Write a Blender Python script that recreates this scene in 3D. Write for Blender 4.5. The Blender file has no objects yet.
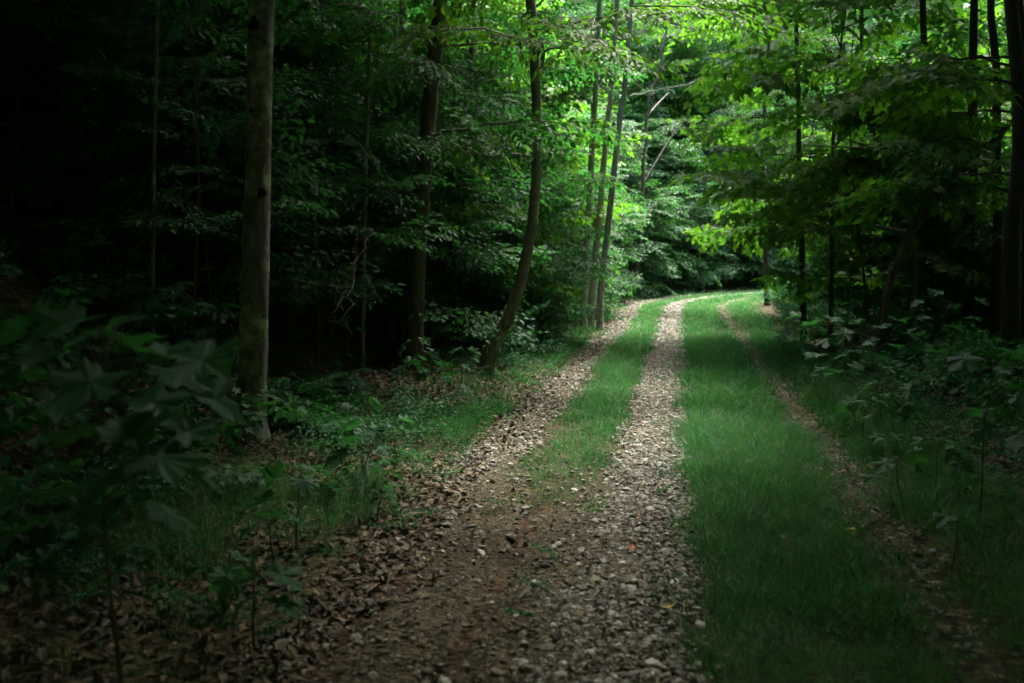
import bpy, math
import numpy as np

R = np.random.default_rng(7)
PI = math.pi
C = bpy.context.scene.collection

# ------------------------------------------------------------------ camera numbers
CAM_H = 1.6
F_PX = 1024 * 35 / 36
PITCH = math.radians(4.8)

# ------------------------------------------------------------------ track and terrain
K = 1.067
U = np.array([0.1676, 0.9859]); U /= np.linalg.norm(U)
V = np.array([U[1], -U[0]])                       # to the right of the track
A0 = np.array([0.02, 0.0])                        # a point on the track line
S_ARC = 30.5                                      # where the bend starts
RAD = 10.5
PA = A0 + U * S_ARC
CEN = PA + V * RAD
ANG = math.radians(85)


def lat(x, y):
    """lateral offset t (right positive) and distance s along the track"""
    x = np.asarray(x, float); y = np.asarray(y, float)
    dx, dy = x - A0[0], y - A0[1]
    s0 = dx * U[0] + dy * U[1]
    t0 = dx * V[0] + dy * V[1]
    cx, cy = x - CEN[0], y - CEN[1]
    r = np.hypot(cx, cy)
    a = np.arctan2(cx * U[0] + cy * U[1], -(cx * V[0] + cy * V[1]))
    e = -V * math.cos(ANG) + U * math.sin(ANG)     # radial direction at the end of the bend
    h = U * math.cos(ANG) + V * math.sin(ANG)
    ex, ey = CEN[0] + e[0] * RAD, CEN[1] + e[1] * RAD
    s2 = (x - ex) * h[0] + (y - ey) * h[1]
    t2 = (x - ex) * -e[0] + (y - ey) * -e[1]
    arc = (s0 > S_ARC) & (a > 0)
    t = np.where(s0 <= S_ARC, t0, np.where(a < ANG, RAD - r, t2))
    s = np.where(s0 <= S_ARC, s0, np.where(a < ANG, S_ARC + a * RAD, S_ARC + ANG * RAD + s2))
    return t, s


def pos(t, s):
    t = np.asarray(t, float); s = np.asarray(s, float)
    a = np.clip((s - S_ARC) / RAD, 0, ANG)
    ca, sa = np.cos(a), np.sin(a)
    cx = CEN[0] + (-V[0] * ca + U[0] * sa) * (RAD - t)
    cy = CEN[1] + (-V[1] * ca + U[1] * sa) * (RAD - t)
    s1 = np.minimum(s - S_ARC, 0)
    s2 = np.maximum(s - S_ARC - ANG * RAD, 0)
    hx = U[0] * math.cos(ANG) + V[0] * math.sin(ANG)
    hy = U[1] * math.cos(ANG) + V[1] * math.sin(ANG)
    return cx + s1 * U[0] + s2 * hx, cy + s1 * U[1] + s2 * hy


def sm(a, b, x):
    x = np.clip((np.asarray(x, float) - a) / (b - a), 0, 1)
    return x * x * (3 - 2 * x)


def wob(x, y, f=1.0, seed=0):
    k = seed * 1.7
    return (np.sin(x * f + 1.3 * np.sin(y * f * .7 + k) + k) + np.sin(y * f * 1.23 + 1.1 * np.sin(x * f * .9 - k) + 2 * k)
            + .5 * np.sin((x + y) * f * 2.1 + k)) / 2.5


def ground(x, y):
    x = np.asarray(x, float); y = np.asarray(y, float)
    t, s = lat(x, y)
    u = np.maximum(-2.3 - t, 0)
    left = .10 * u + .62 * np.maximum(u - 1.6 + .5 * wob(x, y, .35), 0) * sm(0, 1.5, u)
    left = 13 * (1 - np.exp(-left / 13))
    v = np.maximum(t - 2.6, 0)
    right = -.06 * np.minimum(v, 8) + .02 * np.maximum(v - 16, 0)
    rise = .34 * sm(25, 43, s) + .02 * np.maximum(s - 60, 0)
    off = sm(2.3, 4.0, np.abs(t + .2))
    rr = np.hypot(x - 5, (y - 23) * .82)
    sky_rim = 30 * sm(35, 62, rr)  # added rim of raised ground all round, blocks low sky light
    return left + np.minimum(right, 6) + rise + sky_rim + off * (.07 * wob(x, y, 1.9, 2) + .03 * wob(x, y, 5.1, 3))


def at(px, d):
    """the ground point in picture column px at distance d"""
    x = (px - 512) / F_PX * d
    return np.array([x, d, float(ground(x, d))])


# ------------------------------------------------------------------ mesh accumulator
class MB:
    def __init__(self):
        self.v, self.f, self.m, self.n = [], [], [], 0

    def add(self, v, faces, mat=0):
        """v (n,3); faces: list of arrays (k, 3 or 4)"""
        self.v.append(np.asarray(v, np.float32))
        for f in faces:
            f = np.asarray(f, np.int64)
            if len(f):
                self.f.append(f + self.n); self.m.append(mat)
        self.n += len(v)

    def stamp(self, tmpl, P, M, mat=0):
        """copies of a template: P (n,3) origins, M (n,3,3) axes scaled"""
        tv, tf = tmpl
        n = len(P)
        if n == 0: return
        vv = np.einsum('nij,kj->nki', M, tv) + np.asarray(P)[:, None, :]
        off = (np.arange(n) * len(tv))[:, None, None]
        self.add(vv.reshape(-1, 3), [(f[None] + off).reshape(-1, f.shape[1]) for f in tf], mat)

    def mesh(self, name, mats, smooth=False):
        me = bpy.data.meshes.new(name)
        if self.n:
            v = np.concatenate(self.v)
            loops = np.concatenate([f.ravel() for f in self.f])
            sizes = np.concatenate([np.full(len(f), f.shape[1]) for f in self.f])
            mi = np.concatenate([np.full(len(f), m) for f, m in zip(self.f, self.m)])
            me.vertices.add(len(v)); me.vertices.foreach_set('co', v.ravel())
            me.loops.add(len(loops)); me.loops.foreach_set('vertex_index', loops.astype(np.int32))
            me.polygons.add(len(sizes))
            me.polygons.foreach_set('loop_start', np.concatenate([[0], np.cumsum(sizes)[:-1]]).astype(np.int32))
            for m in (mats if isinstance(mats, (list, tuple)) else [mats]): me.materials.append(m)
            me.polygons.foreach_set('material_index', mi.astype(np.int32))
            me.polygons.foreach_set('use_smooth', np.full(len(sizes), smooth))
            me.update(calc_edges=True); me.validate()
        return me


def link(name, me, parent=None):
    o = bpy.data.objects.new(name, me); C.objects.link(o)
    if parent: o.parent = parent
    return o


def tag(o, label=None, cat=None, group=None, kind=None):
    if label: o['label'] = label
    if cat: o['category'] = cat
    if group: o['group'] = group
    if kind: o['kind'] = kind
    return o


def thing(name, label, cat, p, rz=0, sc=1.0, group=None, tilt=(0, 0)):
    o = bpy.data.objects.new(name, None); C.objects.link(o)
    o.empty_display_size = .2
    o.location = [float(q) for q in p]; o.rotation_euler = (tilt[0], tilt[1], rz)
    o.scale = (sc, sc, sc) if np.isscalar(sc) else sc
    return tag(o, label, cat, group)


def frame(d, up):
    """rotation matrices with x along d (n,3) and z near up (n,3)"""
    d = d / (np.linalg.norm(d, axis=-1, keepdims=True) + 1e-9)
    y = np.cross(up, d); y /= (np.linalg.norm(y, axis=-1, keepdims=True) + 1e-9)
    z = np.cross(d, y)
    return np.stack([d, y, z], -1)


def tube(mb, pts, rad, sides=6, mat=0, rough=0.0, cap=True):
    pts = np.asarray(pts, float); n = len(pts)
    rad = np.broadcast_to(np.asarray(rad, float), (n,))
    d = np.gradient(pts, axis=0); d /= np.linalg.norm(d, axis=1, keepdims=True) + 1e-9
    ref = np.where(np.abs(d[:, 2:3]) > .9, np.array([[0., 1, 0]]), np.array([[0., 0, 1]]))
    ref = np.broadcast_to(np.array([0., 1, 0]) if np.abs(d[:, 2]).mean() > .7 else np.array([0., 0, 1]), d.shape)
    a = np.cross(ref, d); a /= np.linalg.norm(a, axis=1, keepdims=True) + 1e-9
    b = np.cross(d, a)
    th = np.linspace(0, 2 * PI, sides, endpoint=False)
    rr = rad[:, None] * np.ones((1, sides))
    if rough:
        k = R.uniform(0, 6, 4)
        zz = np.arange(n)[:, None]
        rr = rr * (1 + rough * (np.sin(3 * th[None] + zz * .31 + k[0]) * .5 + np.sin(2 * th[None] - zz * .17 + k[1]) * .5
                                + .5 * np.sin(5 * th[None] + zz * .9 + k[2])) + rough * .5 * R.normal(size=(n, sides)))
    v = pts[:, None] + rr[..., None] * (np.cos(th)[None, :, None] * a[:, None] + np.sin(th)[None, :, None] * b[:, None])
    i = np.arange(n - 1)[:, None] * sides; j = np.arange(sides)[None]; j2 = (j + 1) % sides
    q = np.stack([i + j, i + j2, i + sides + j2, i + sides + j], -1).reshape(-1, 4)
    mb.add(v.reshape(-1, 3), [q], mat)


# ------------------------------------------------------------------ materials
def mat(name):
    m = bpy.data.materials.new(name); m.use_nodes = True
    nt = m.node_tree; nt.nodes.clear()
    return m, nt, nt.nodes, nt.links


def ramp(N, cols, ps=None):
    r = N.new('ShaderNodeValToRGB'); e = r.color_ramp.elements
    n = len(cols); ps = ps or [i / (n - 1) for i in range(n)]
    while len(e) < n: e.new(.5)
    for k in range(n):
        e[k].position = ps[k]; e[k].color = (*cols[k], 1)
    return r


def leaf_mat(name, cols, trans, tfac=.4, rough=.42, spec=.5):
    m, nt, N, L = mat(name)
    g = N.new('ShaderNodeNewGeometry')
    r = ramp(N, cols); L.new(g.outputs['Random Per Island'], r.inputs[0])
    p = N.new('ShaderNodeBsdfPrincipled')
    p.inputs['Roughness'].default_value = rough
    p.inputs['Specular IOR Level'].default_value = spec
    L.new(r.outputs[0], p.inputs['Base Color'])
    t = N.new('ShaderNodeBsdfTranslucent')
    mx = N.new('ShaderNodeMix'); mx.data_type = 'RGBA'; mx.blend_type = 'MULTIPLY'; mx.inputs[0].default_value = 1
    L.new(r.outputs[0], mx.inputs[6]); mx.inputs[7].default_value = (*trans, 1)
    L.new(mx.outputs[2], t.inputs[0])
    s = N.new('ShaderNodeMixShader'); s.inputs[0].default_value = tfac
    L.new(p.outputs[0], s.inputs[1]); L.new(t.outputs[0], s.inputs[2])
    o = N.new('ShaderNodeOutputMaterial'); L.new(s.outputs[0], o.inputs[0])
    return m


def bark_mat(name, a, b, lichen=None, scale=9, lich=.5, bump=.5):
    m, nt, N, L = mat(name)
    tc = N.new('ShaderNodeTexCoord')
    mp = N.new('ShaderNodeMapping'); mp.inputs['Scale'].default_value = (1, 1, .28)
    L.new(tc.outputs['Object'], mp.inputs[0])
    n1 = N.new('ShaderNodeTexNoise'); n1.inputs['Scale'].default_value = scale; n1.inputs['Detail'].default_value = 8; n1.inputs['Roughness'].default_value = .7
    L.new(mp.outputs[0], n1.inputs[0])
    r = ramp(N, [a, b], [.35, .68]); L.new(n1.outputs[0], r.inputs[0])
    col = r.outputs[0]
    if lichen:
        n2 = N.new('ShaderNodeTexNoise'); n2.inputs['Scale'].default_value = 6; n2.inputs['Detail'].default_value = 6; n2.inputs['Roughness'].default_value = .65
        L.new(tc.outputs['Object'], n2.inputs[0])
        r2 = ramp(N, [(0, 0, 0), (1, 1, 1)], [lich, lich + .13]); L.new(n2.outputs[0], r2.inputs[0])
        mx = N.new('ShaderNodeMix'); mx.data_type = 'RGBA'; L.new(r2.outputs[0], mx.inputs[0])
        L.new(col, mx.inputs[6]); mx.inputs[7].default_value = (*lichen, 1)
        col = mx.outputs[2]
    p = N.new('ShaderNodeBsdfPrincipled'); p.inputs['Roughness'].default_value = .9
    p.inputs['Specular IOR Level'].default_value = .15
    L.new(col, p.inputs['Base Color'])
    bp = N.new('ShaderNodeBump'); bp.inputs['Strength'].default_value = bump; bp.inputs['Distance'].default_value = .02
    L.new(n1.outputs[0], bp.inputs['Height']); L.new(bp.outputs[0], p.inputs['Normal'])
    o = N.new('ShaderNodeOutputMaterial'); L.new(p.outputs[0], o.inputs[0])
    return m


def island_mat(name, cols, rough=.85, ps=None, spec=.3, noise=0):
    m, nt, N, L = mat(name)
    g = N.new('ShaderNodeNewGeometry')
    r = ramp(N, cols, ps); L.new(g.outputs['Random Per Island'], r.inputs[0])
    col = r.outputs[0]
    if noise:
        n1 = N.new('ShaderNodeTexNoise'); n1.inputs['Scale'].default_value = noise; n1.inputs['Detail'].default_value = 4
        L.new(g.outputs['Position'], n1.inputs[0])
        r2 = ramp(N, [(.55, .55, .55), (1.3, 1.3, 1.3)], [.3, .7]); L.new(n1.outputs[0], r2.inputs[0])
        mx = N.new('ShaderNodeMix'); mx.data_type = 'RGBA'; mx.blend_type = 'MULTIPLY'; mx.inputs[0].default_value = 1
        L.new(col, mx.inputs[6]); L.new(r2.outputs[0], mx.inputs[7]); col = mx.outputs[2]
    p = N.new('ShaderNodeBsdfPrincipled'); p.inputs['Roughness'].default_value = rough
    p.inputs['Specular IOR Level'].default_value = spec
    L.new(col, p.inputs['Base Color'])
    o = N.new('ShaderNodeOutputMaterial'); L.new(p.outputs[0], o.inputs[0])
    return m


def soil_mat(name, cols, grass=None, scale=22.0):
    m, nt, N, L = mat(name)
    g = N.new('ShaderNodeNewGeometry')
    n1 = N.new('ShaderNodeTexNoise'); n1.inputs['Scale'].default_value = 1.6; n1.inputs['Detail'].default_value = 7; n1.inputs['Roughness'].default_value = .7
    L.new(g.outputs['Position'], n1.inputs[0])
    r1 = ramp(N, cols, [.3, .5, .7]); L.new(n1.outputs[0], r1.inputs[0])
    v = N.new('ShaderNodeTexVoronoi'); v.inputs['Scale'].default_value = scale
    L.new(g.outputs['Position'], v.inputs['Vector'])
    r2 = ramp(N, [(.45, .42, .4), (.95, .85, .75), (1.5, 1.3, 1.0)]); 
    sp = N.new('ShaderNodeSeparateColor'); L.new(v.outputs['Color'], sp.inputs[0]); L.new(sp.outputs[0], r2.inputs[0])
    mx = N.new('ShaderNodeMix'); mx.data_type = 'RGBA'; mx.blend_type = 'MULTIPLY'; mx.inputs[0].default_value = 1
    L.new(r1.outputs[0], mx.inputs[6]); L.new(r2.outputs[0], mx.inputs[7])
    col = mx.outputs[2]
    if grass:
        at_ = N.new('ShaderNodeAttribute'); at_.attribute_name = 'turf'
        m2 = N.new('ShaderNodeMix'); m2.data_type = 'RGBA'; L.new(at_.outputs['Fac'], m2.inputs[0])
        L.new(col, m2.inputs[6]); m2.inputs[7].default_value = (*grass, 1); col = m2.outputs[2]
    p = N.new('ShaderNodeBsdfPrincipled'); p.inputs['Roughness'].default_value = .95
    p.inputs['Specular IOR Level'].default_value = .15
    L.new(col, p.inputs['Base Color'])
    bp = N.new('ShaderNodeBump'); bp.inputs['Strength'].default_value = .7; bp.inputs['Distance'].default_value = .03
    L.new(v.outputs['Distance'], bp.inputs['Height']); L.new(bp.outputs[0], p.inputs['Normal'])
    o = N.new('ShaderNodeOutputMaterial'); L.new(p.outputs[0], o.inputs[0])
    return m


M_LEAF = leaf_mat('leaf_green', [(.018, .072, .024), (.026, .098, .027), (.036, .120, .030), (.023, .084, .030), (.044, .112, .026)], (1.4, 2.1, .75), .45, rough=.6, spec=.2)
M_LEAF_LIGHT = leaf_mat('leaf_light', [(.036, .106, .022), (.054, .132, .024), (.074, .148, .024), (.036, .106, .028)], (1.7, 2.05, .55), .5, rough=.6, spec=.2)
M_LEAF_BLUE = leaf_mat('leaf_blue', [(.020, .080, .034), (.027, .096, .038), (.035, .110, .040)], (1.4, 2.0, .75), .38, rough=.6, spec=.2)
M_SHRUB = leaf_mat('leaf_shrub', [(.024, .086, .034), (.036, .114, .038), (.052, .134, .042), (.030, .098, .037), (.058, .122, .034)], (1.4, 2.0, .75), .38, rough=.55, spec=.24)
M_SHADE_CANOPY = leaf_mat('leaf_shade_canopy', [(.028, .065, .020), (.038, .090, .022), (.050, .110, .024)], (1.6, 1.9, .5), .22)
M_GRASS = leaf_mat('grass_blade', [(.015, .086, .032), (.022, .114, .040), (.030, .134, .046), (.060, .134, .052), (.024, .108, .040), (.13, .135, .065), (.018, .102, .037), (.026, .116, .042)], (1.4, 2.0, .8), .38, rough=.6, spec=.2)
M_FERN = leaf_mat('fern_leaf', [(.030, .085, .036), (.042, .105, .040)], (1.5, 1.9, .7), .35)
M_LITTER = island_mat('dry_leaf', [(.045, .031, .019), (.095, .070, .036), (.065, .049, .028), (.14, .104, .058), (.04, .032, .022), (.18, .140, .082), (.105, .070, .032)], .75)
M_STONE = island_mat('stone', [(.10, .102, .086), (.24, .23, .185), (.13, .122, .09), (.18, .15, .085), (.08, .072, .052), (.30, .29, .25), (.15, .132, .085), (.12, .128, .125), (.21, .185, .13), (.44, .43, .38), (.095, .085, .062), (.17, .163, .135)], .8, noise=60)
M_STONE_PALE = island_mat('pale_stone', [(.42, .40, .37), (.5, .47, .42)], .8, noise=40)
M_STONE_YELLOW = island_mat('yellow_leaf_tone', [(.42, .30, .05), (.45, .33, .08)], .7)
M_STONE_RED = island_mat('red_leaf_tone', [(.32, .10, .03), (.36, .13, .04)], .7)
M_BARK_PALE = bark_mat('bark_pale', (.055, .050, .042), (.20, .195, .16), (.30, .34, .25), 12, .50, bump=.9)
M_BARK_GREY = bark_mat('bark_grey', (.10, .092, .075), (.23, .22, .18), (.26, .28, .21), 16, .55)
M_BARK_DARK = bark_mat('bark_dark', (.050, .044, .036), (.13, .115, .092), (.17, .18, .13), 12, .62, bump=.8)
M_TWIG = bark_mat('twig_bark', (.05, .04, .03), (.13, .11, .085), None, 30)
M_BARK_SILVER = bark_mat('bark_silver', (.17, .165, .135), (.34, .33, .27), (.36, .38, .29), 14, .52)
M_BARK_SHADED = bark_mat('bark_shaded', (.028, .025, .021), (.065, .058, .048), (.09, .10, .07), 12, .64, bump=.8)  # shade of the right-hand trunks put into a darker bark colour
M_KNOT = bark_mat('knot_bark', (.012, .010, .009), (.03, .026, .022), None, 30)
M_FLOOR = soil_mat('forest_floor', [(.026, .020, .014), (.046, .033, .021), (.075, .052, .032)], (.030, .050, .016))
M_GRAVEL = soil_mat('gravel_soil', [(.036, .032, .022), (.060, .054, .037), (.100, .091, .066)], None, 45)

# ------------------------------------------------------------------ leaf templates (tip along +x, length 1)
def half_leaf(mid, side):
    """mid: list of (x,z) along the rib, base..tip; side: list of (x,y,z), one between each pair end"""
    v = [(x, 0, z) for x, z in mid]; n = len(mid)
    k = len(side)
    L_ = [(x, y, z) for x, y, z in side]; R_ = [(x, -y, z) for x, y, z in side]
    v = np.array(v + L_ + R_, float)
    quads, tris = [], []
    for o, flip in ((n, False), (n + k, True)):
        tri = [(0, 1, o)]; qd = [(i + 1, i + 2, o + i + 1, o + i) for i in range(k - 1)]
        tri.append((k, k + 1, o + k - 1))
        for t in tri: tris.append(t[::-1] if flip else t)
        for q in qd: quads.append(q[::-1] if flip else q)
    return v, [np.array(tris), np.array(quads)] if quads else [np.array(tris)]


OVATE = half_leaf([(0, 0), (.30, .01), (.66, -.01), (1, -.10)], [(.28, .25, .07), (.66, .21, .05)])
LONG = half_leaf([(0, 0), (.35, .015), (.7, -.02), (1, -.13)], [(.34, .145, .05), (.7, .12, .02)])
SIMPLE = (np.array([(0, 0, 0), (.45, .26, .06), (1, 0, -.1), (.45, -.26, .06)], float), [np.array([(0, 1, 2), (0, 2, 3)])])


def fan_leaf(half, cen=(.3, 0)):
    pts = list(half) + [(x, -y) for x, y in half[-2:0:-1]]
    p = np.array([cen] + pts, float)
    z = .16 * np.abs(p[:, 1]) - .16 * np.maximum(p[:, 0], 0) ** 2 - .12 * p[:, 1] ** 2
    n = len(pts)
    f = np.array([(0, 1 + i, 1 + (i + 1) % n) for i in range(n)])
    return np.column_stack([p, z]), [f[:, ::-1]]


MAPLE = fan_leaf([(0, 0), (-.10, .20), (-.02, .30), (-.05, .43), (.13, .36), (.22, .30), (.33, .44), (.36, .56), (.50, .50), (.62, .56), (.60, .40), (.52, .22),
                  (.66, .24), (.76, .23), (.80, .13), (1.0, 0)])
MAPLE_LO = fan_leaf([(0, 0), (-.06, .42), (.2, .28), (.56, .56), (.5, .2), (.76, .2), (1.0, 0)])


def spray(tmpl, leaf, L=1.0, twigs=11, step=.075, droop=.18, spread=52, wood=True, jit=.35, size_var=.25, tipdrop=.35, petiole=0.0):
    """a flat leafy branch end, built along +x. returns (leaf verts, leaf faces), (wood verts, faces)"""
    P, D, S = [], [], []
    wd = MB()
    xs = np.linspace(0, L, 7)
    side = R.uniform(-.08, .08)
    axis = np.column_stack([xs, side * xs ** 2, .10 * xs - droop * xs ** 2])
    tube(wd, axis, np.linspace(.008, .002, 7) * (.6 + .4 * L), 3)

    def ax(x):
        return np.array([x, side * x * x, .10 * x - droop * x * x])
    lines = [(ax(.15 * L), ax(L), None)]
    for i in range(twigs):
        x = L * (.12 + .86 * (i + R.uniform(-.2, .2)) / twigs)
        sgn = 1 if i % 2 else -1
        ln = L * (.50 * (1 - x / L) ** .8 + .13) * R.uniform(.75, 1.2)
        a = math.radians(spread + R.uniform(-10, 10)) * sgn
        b0 = ax(x)
        b1 = b0 + ln * np.array([math.cos(a), math.sin(a), R.uniform(-.28, .08)])
        tube(wd, [b0, (b0 + b1) / 2 + (0, 0, .02 * L), b1], [.003, .002, .001], 3)
        lines.append((b0, b1, sgn))
    for b0, b1, sgn in lines:
        ln = np.linalg.norm(b1 - b0); n = max(2, int(ln / step))
        d0 = (b1 - b0) / (ln + 1e-9)
        for k in range(n + 1):
            f = (k + .6) / (n + .6) if k < n else 1.0
            p = b0 + (b1 - b0) * f + (0, 0, .015 * math.sin(PI * f))
            a = 0 if k == n else math.radians(R.uniform(35, 65)) * (1 if k % 2 else -1)
            c, s_ = math.cos(a), math.sin(a)
            d = np.array([d0[0] * c - d0[1] * s_, d0[0] * s_ + d0[1] * c, d0[2] * .5 - tipdrop * R.uniform(.2, 1.6)])
            sz = leaf * (1 + size_var * R.uniform(-1, 1)) * (1 if f < .9 else .9)
            d /= np.linalg.norm(d)
            if petiole:
                q = p + d * petiole * sz
                tube(wd, [p, q], [.0015, .001], 3); p = q
            P.append(p); D.append(d); S.append(sz)
    P, D, S = np.array(P), np.array(D), np.array(S)
    up = np.array([0, 0, 1.]) + R.normal(0, jit, (len(P), 3))
    M = frame(D, up) * S[:, None, None]
    lf = MB(); lf.stamp(tmpl, P, M)
    def pack(mb):
        v = np.concatenate(mb.v)
        by = {}
        for f in mb.f: by.setdefault(f.shape[1], []).append(f)
        return v, [np.concatenate(q) for q in by.values()]
    return pack(lf), pack(wd)


def sprays(n, *a, **k):
    return [spray(*a, **k) for _ in range(n)]


SP_OVATE = sprays(6, OVATE, .105, 1.0)
SP_SIMPLE = sprays(6, SIMPLE, .115, 1.0, step=.08)
SP_LONG = sprays(5, LONG, .15, .9, twigs=9, step=.09, tipdrop=.5)
SP_MAPLE = sprays(6, MAPLE_LO, .145, 1.05, twigs=9, step=.12, tipdrop=.45)
SP_MAPLE_HI = sprays(4, MAPLE, .16, .8, twigs=7, step=.14, tipdrop=.4, petiole=.35)
SP_BIG = sprays(4, SIMPLE, .20, 1.5, twigs=12, step=.13)


def rotz(a):
    c, s = np.cos(a), np.sin(a); o = np.zeros_like(c); e = np.ones_like(c)
    return np.stack([np.stack([c, -s, o], -1), np.stack([s, c, o], -1), np.stack([o, o, e], -1)], -2)


def put_sprays(lf, wd, lib, P, D, roll=.3, scale=1.0, svar=.25):
    """stamp library sprays at P pointing along D"""
    P = np.asarray(P, float); D = np.asarray(D, float); n = len(P)
    if n == 0: return
    idx = R.integers(0, len(lib), n)
    up = np.array([0, 0, 1.]) + R.normal(0, roll, (n, 3)) * [1, 1, .3]
    sc = np.broadcast_to(scale, (n,)) * (1 + svar * R.uniform(-1, 1, n))
    M = frame(D, up) * sc[:, None, None]
    for k in range(len(lib)):
        w = idx == k
        lf.stamp(lib[k][0], P[w], M[w])
        if wd is not None: wd.stamp(lib[k][1], P[w], M[w])


def branch(wd, lf, lib, b0, az, el, ln, r0, scale=1.0, droop=.15, n_sp=None, start=.3, sides=5):
    """a limb from b0 with leafy sprays along its outer part"""
    k = 8
    f = np.linspace(0, 1, k)
    d = np.array([math.cos(az) * math.cos(el), math.sin(az) * math.cos(el), math.sin(el)])
    side = np.array([-math.sin(az), math.cos(az), 0])
    bend = R.uniform(-.15, .15) * ln
    pts = b0 + f[:, None] * ln * d + (f ** 2)[:, None] * (side * bend - np.array([0, 0, droop * ln]))
    pts[1:-1] += R.normal(0, .012 * ln, (k - 2, 3))
    tube(wd, pts, np.linspace(r0, .25 * r0 + .001, k), sides)
    n_sp = n_sp or max(2, int(ln / .32))
    ff = start + (1 - start) * (np.arange(n_sp) + .5) / n_sp
    P = np.stack([np.interp(ff, f, pts[:, i]) for i in range(3)], -1)
    T = np.gradient(pts, axis=0); T /= np.linalg.norm(T, axis=1, keepdims=True)
    D = np.stack([np.interp(ff, f, T[:, i]) for i in range(3)], -1)
    a = np.radians(R.uniform(30, 70, n_sp)) * np.where(np.arange(n_sp) % 2, 1, -1)
    Dr = np.einsum('nij,nj->ni', rotz(a), D)
    Dr[:, 2] += R.uniform(-.5, .15, n_sp)
    P = np.vstack([P, pts[-1:]]); Dr = np.vstack([Dr, T[-1:] + (0, 0, -.1)])
    sc = scale * np.append(.75 + .35 * (1 - ff), .9)
    put_sprays(lf, wd, lib, P, Dr, .40, sc)


def stem_curve(h, lean=.05, wig=.03, n=24, p0=(0, 0, 0), sink=.25):
    f = np.linspace(0, 1, n)
    a = R.uniform(0, 2 * PI); b = R.uniform(0, 6, 4)
    x = lean * h * math.cos(a) * f + wig * h * (np.sin(f * 5 + b[0]) - math.sin(b[0])) * .5
    y = lean * h * math.sin(a) * f + wig * h * (np.sin(f * 4.3 + b[1]) - math.sin(b[1])) * .5
    z = -sink + (h + sink) * f
    return np.column_stack([x, y, z]) + p0


def at_h(pts, z):
    return np.array([np.interp(z, pts[:, 2], pts[:, i]) for i in range(3)])


GA = 2.39996


def make_sapling(h, lib, h0, r, ln, scale=1.0, leafm=None, barkm=None, per=.17, el=.22, lean=.06, aim=None):
    """slim understory tree with tiers of flat sprays"""
    wd, lf = MB(), MB()
    pts = stem_curve(h, lean, .03)
    tube(wd, pts, np.linspace(r, .006, len(pts)), 8, rough=.05)
    z, k, a0 = h0, 0, R.uniform(0, 6)
    while z < h * .98:
        u = (z - h0) / (h - h0 + 1e-6)
        l = ln * (1 - .70 * u ** 1.5) * R.uniform(.6, 1.15)
        az = a0 + k * GA + R.uniform(-.4, .4)
        branch(wd, lf, lib, at_h(pts, z), az, el + .3 * u + R.uniform(-.12, .12), l, .35 * r * (1 - .7 * u) + .003, scale, start=.3)
        z += per * R.uniform(.6, 1.4) * (1 + .3 * u); k += 1
    put_sprays(lf, wd, lib, [pts[-1]], [(.3, .2, 1)], .3, scale)
    return wd.mesh('trunk', barkm or M_TWIG, True), lf.mesh('crown', leafm or M_LEAF)


def make_shrub(h, w, lib, n_st, n_br, scale=1.0, leafm=None, low=.12):
    """many-stemmed shrub, leafy to the ground"""
    wd, lf = MB(), MB()
    for i in range(n_st):
        a = 2 * PI * i / n_st + R.uniform(-.4, .4)
        tip = np.array([math.cos(a) * w * R.uniform(.2, .6), math.sin(a) * w * R.uniform(.2, .6), h * R.uniform(.75, 1)])
        f = np.linspace(0, 1, 12)[:, None]
        pts = f * tip * [1, 1, 1] + np.array([[math.cos(a) * .08, math.sin(a) * .08, -.2]]) * (1 - f)
        pts[:, :2] *= f ** .6
        pts[1:-1] += R.normal(0, .02, (10, 3))
        tube(wd, pts, np.linspace(.022, .006, 12), 6)
        for k in range(n_br):
            u = low + (1 - low) * (k + R.uniform(0, 1)) / n_br
            b0 = at_h(pts, u * tip[2])
            az = a + R.normal(0, 1.1)
            l = w * (.85 - .45 * u) * R.uniform(.6, 1.1)
            branch(wd, lf, lib, b0, az, .1 + .35 * u + R.uniform(-.15, .15), max(l, .35), .008, scale, droop=.22, start=.2, sides=4)
    return wd.mesh('stems', M_TWIG, True), lf.mesh('crown', leafm or M_SHRUB)


def place(kind, meshes, p, label, cat, rz=0, sc=1.0, group=None, tilt=(0, 0)):
    t = thing(kind, label, cat, p, rz, sc, group, tilt)
    for nm, me in meshes: link(nm, me, t)
    return t


#@@SETTING
# ------------------------------------------------------------------ the ground sheet
def turf_density(t, s):
    """where grass grows (0..1)"""
    x, y = pos(t, s)
    e = .10 * wob(x, y, 3.1, 5) + .06 * wob(x, y, 7.7, 6)
    tt = t / K + e
    far = sm(5.2, 11.5, s + 1.5 * wob(x, y, 1.7, 9) + .7 * wob(x, y, 4.7, 10))
    a = sm(-1.20, -1.00, tt) * sm(-.44, -.64, tt) * far
    b = sm(-.10, .14, tt) * (.25 + .75 * sm(1.10, .80, tt)) * sm(1.30, 1.0, tt)
    c = sm(1.08, 1.42, tt) * sm(2.35, 1.7, tt)
    patch = sm(-.1, .45, wob(x, y, 1.25, 11))
    d = sm(-3.7, -2.6, tt) * sm(-1.58, -1.75, tt) * (.22 + .70 * patch) * (1 - .4 * sm(14, 6, s))
    b = b * (.55 + .45 * sm(3.4, 5.0, s)); c = c * (.45 + .55 * sm(4.0, 8.0, s))
    return np.clip(np.maximum.reduce([a, b, c, d]), 0, 1)


def axis_grid(lo, hi, f0, f1, fine, coarse):
    g = [f0]
    while g[-1] < f1: g.append(g[-1] + fine)
    st = fine
    while g[-1] < hi: st = min(st * 1.18, coarse); g.append(g[-1] + st)
    st = fine; h = [f0]
    while h[-1] > lo: st = min(st * 1.18, coarse); h.append(h[-1] - st)
    return np.array(h[:0:-1] + g)


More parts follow.
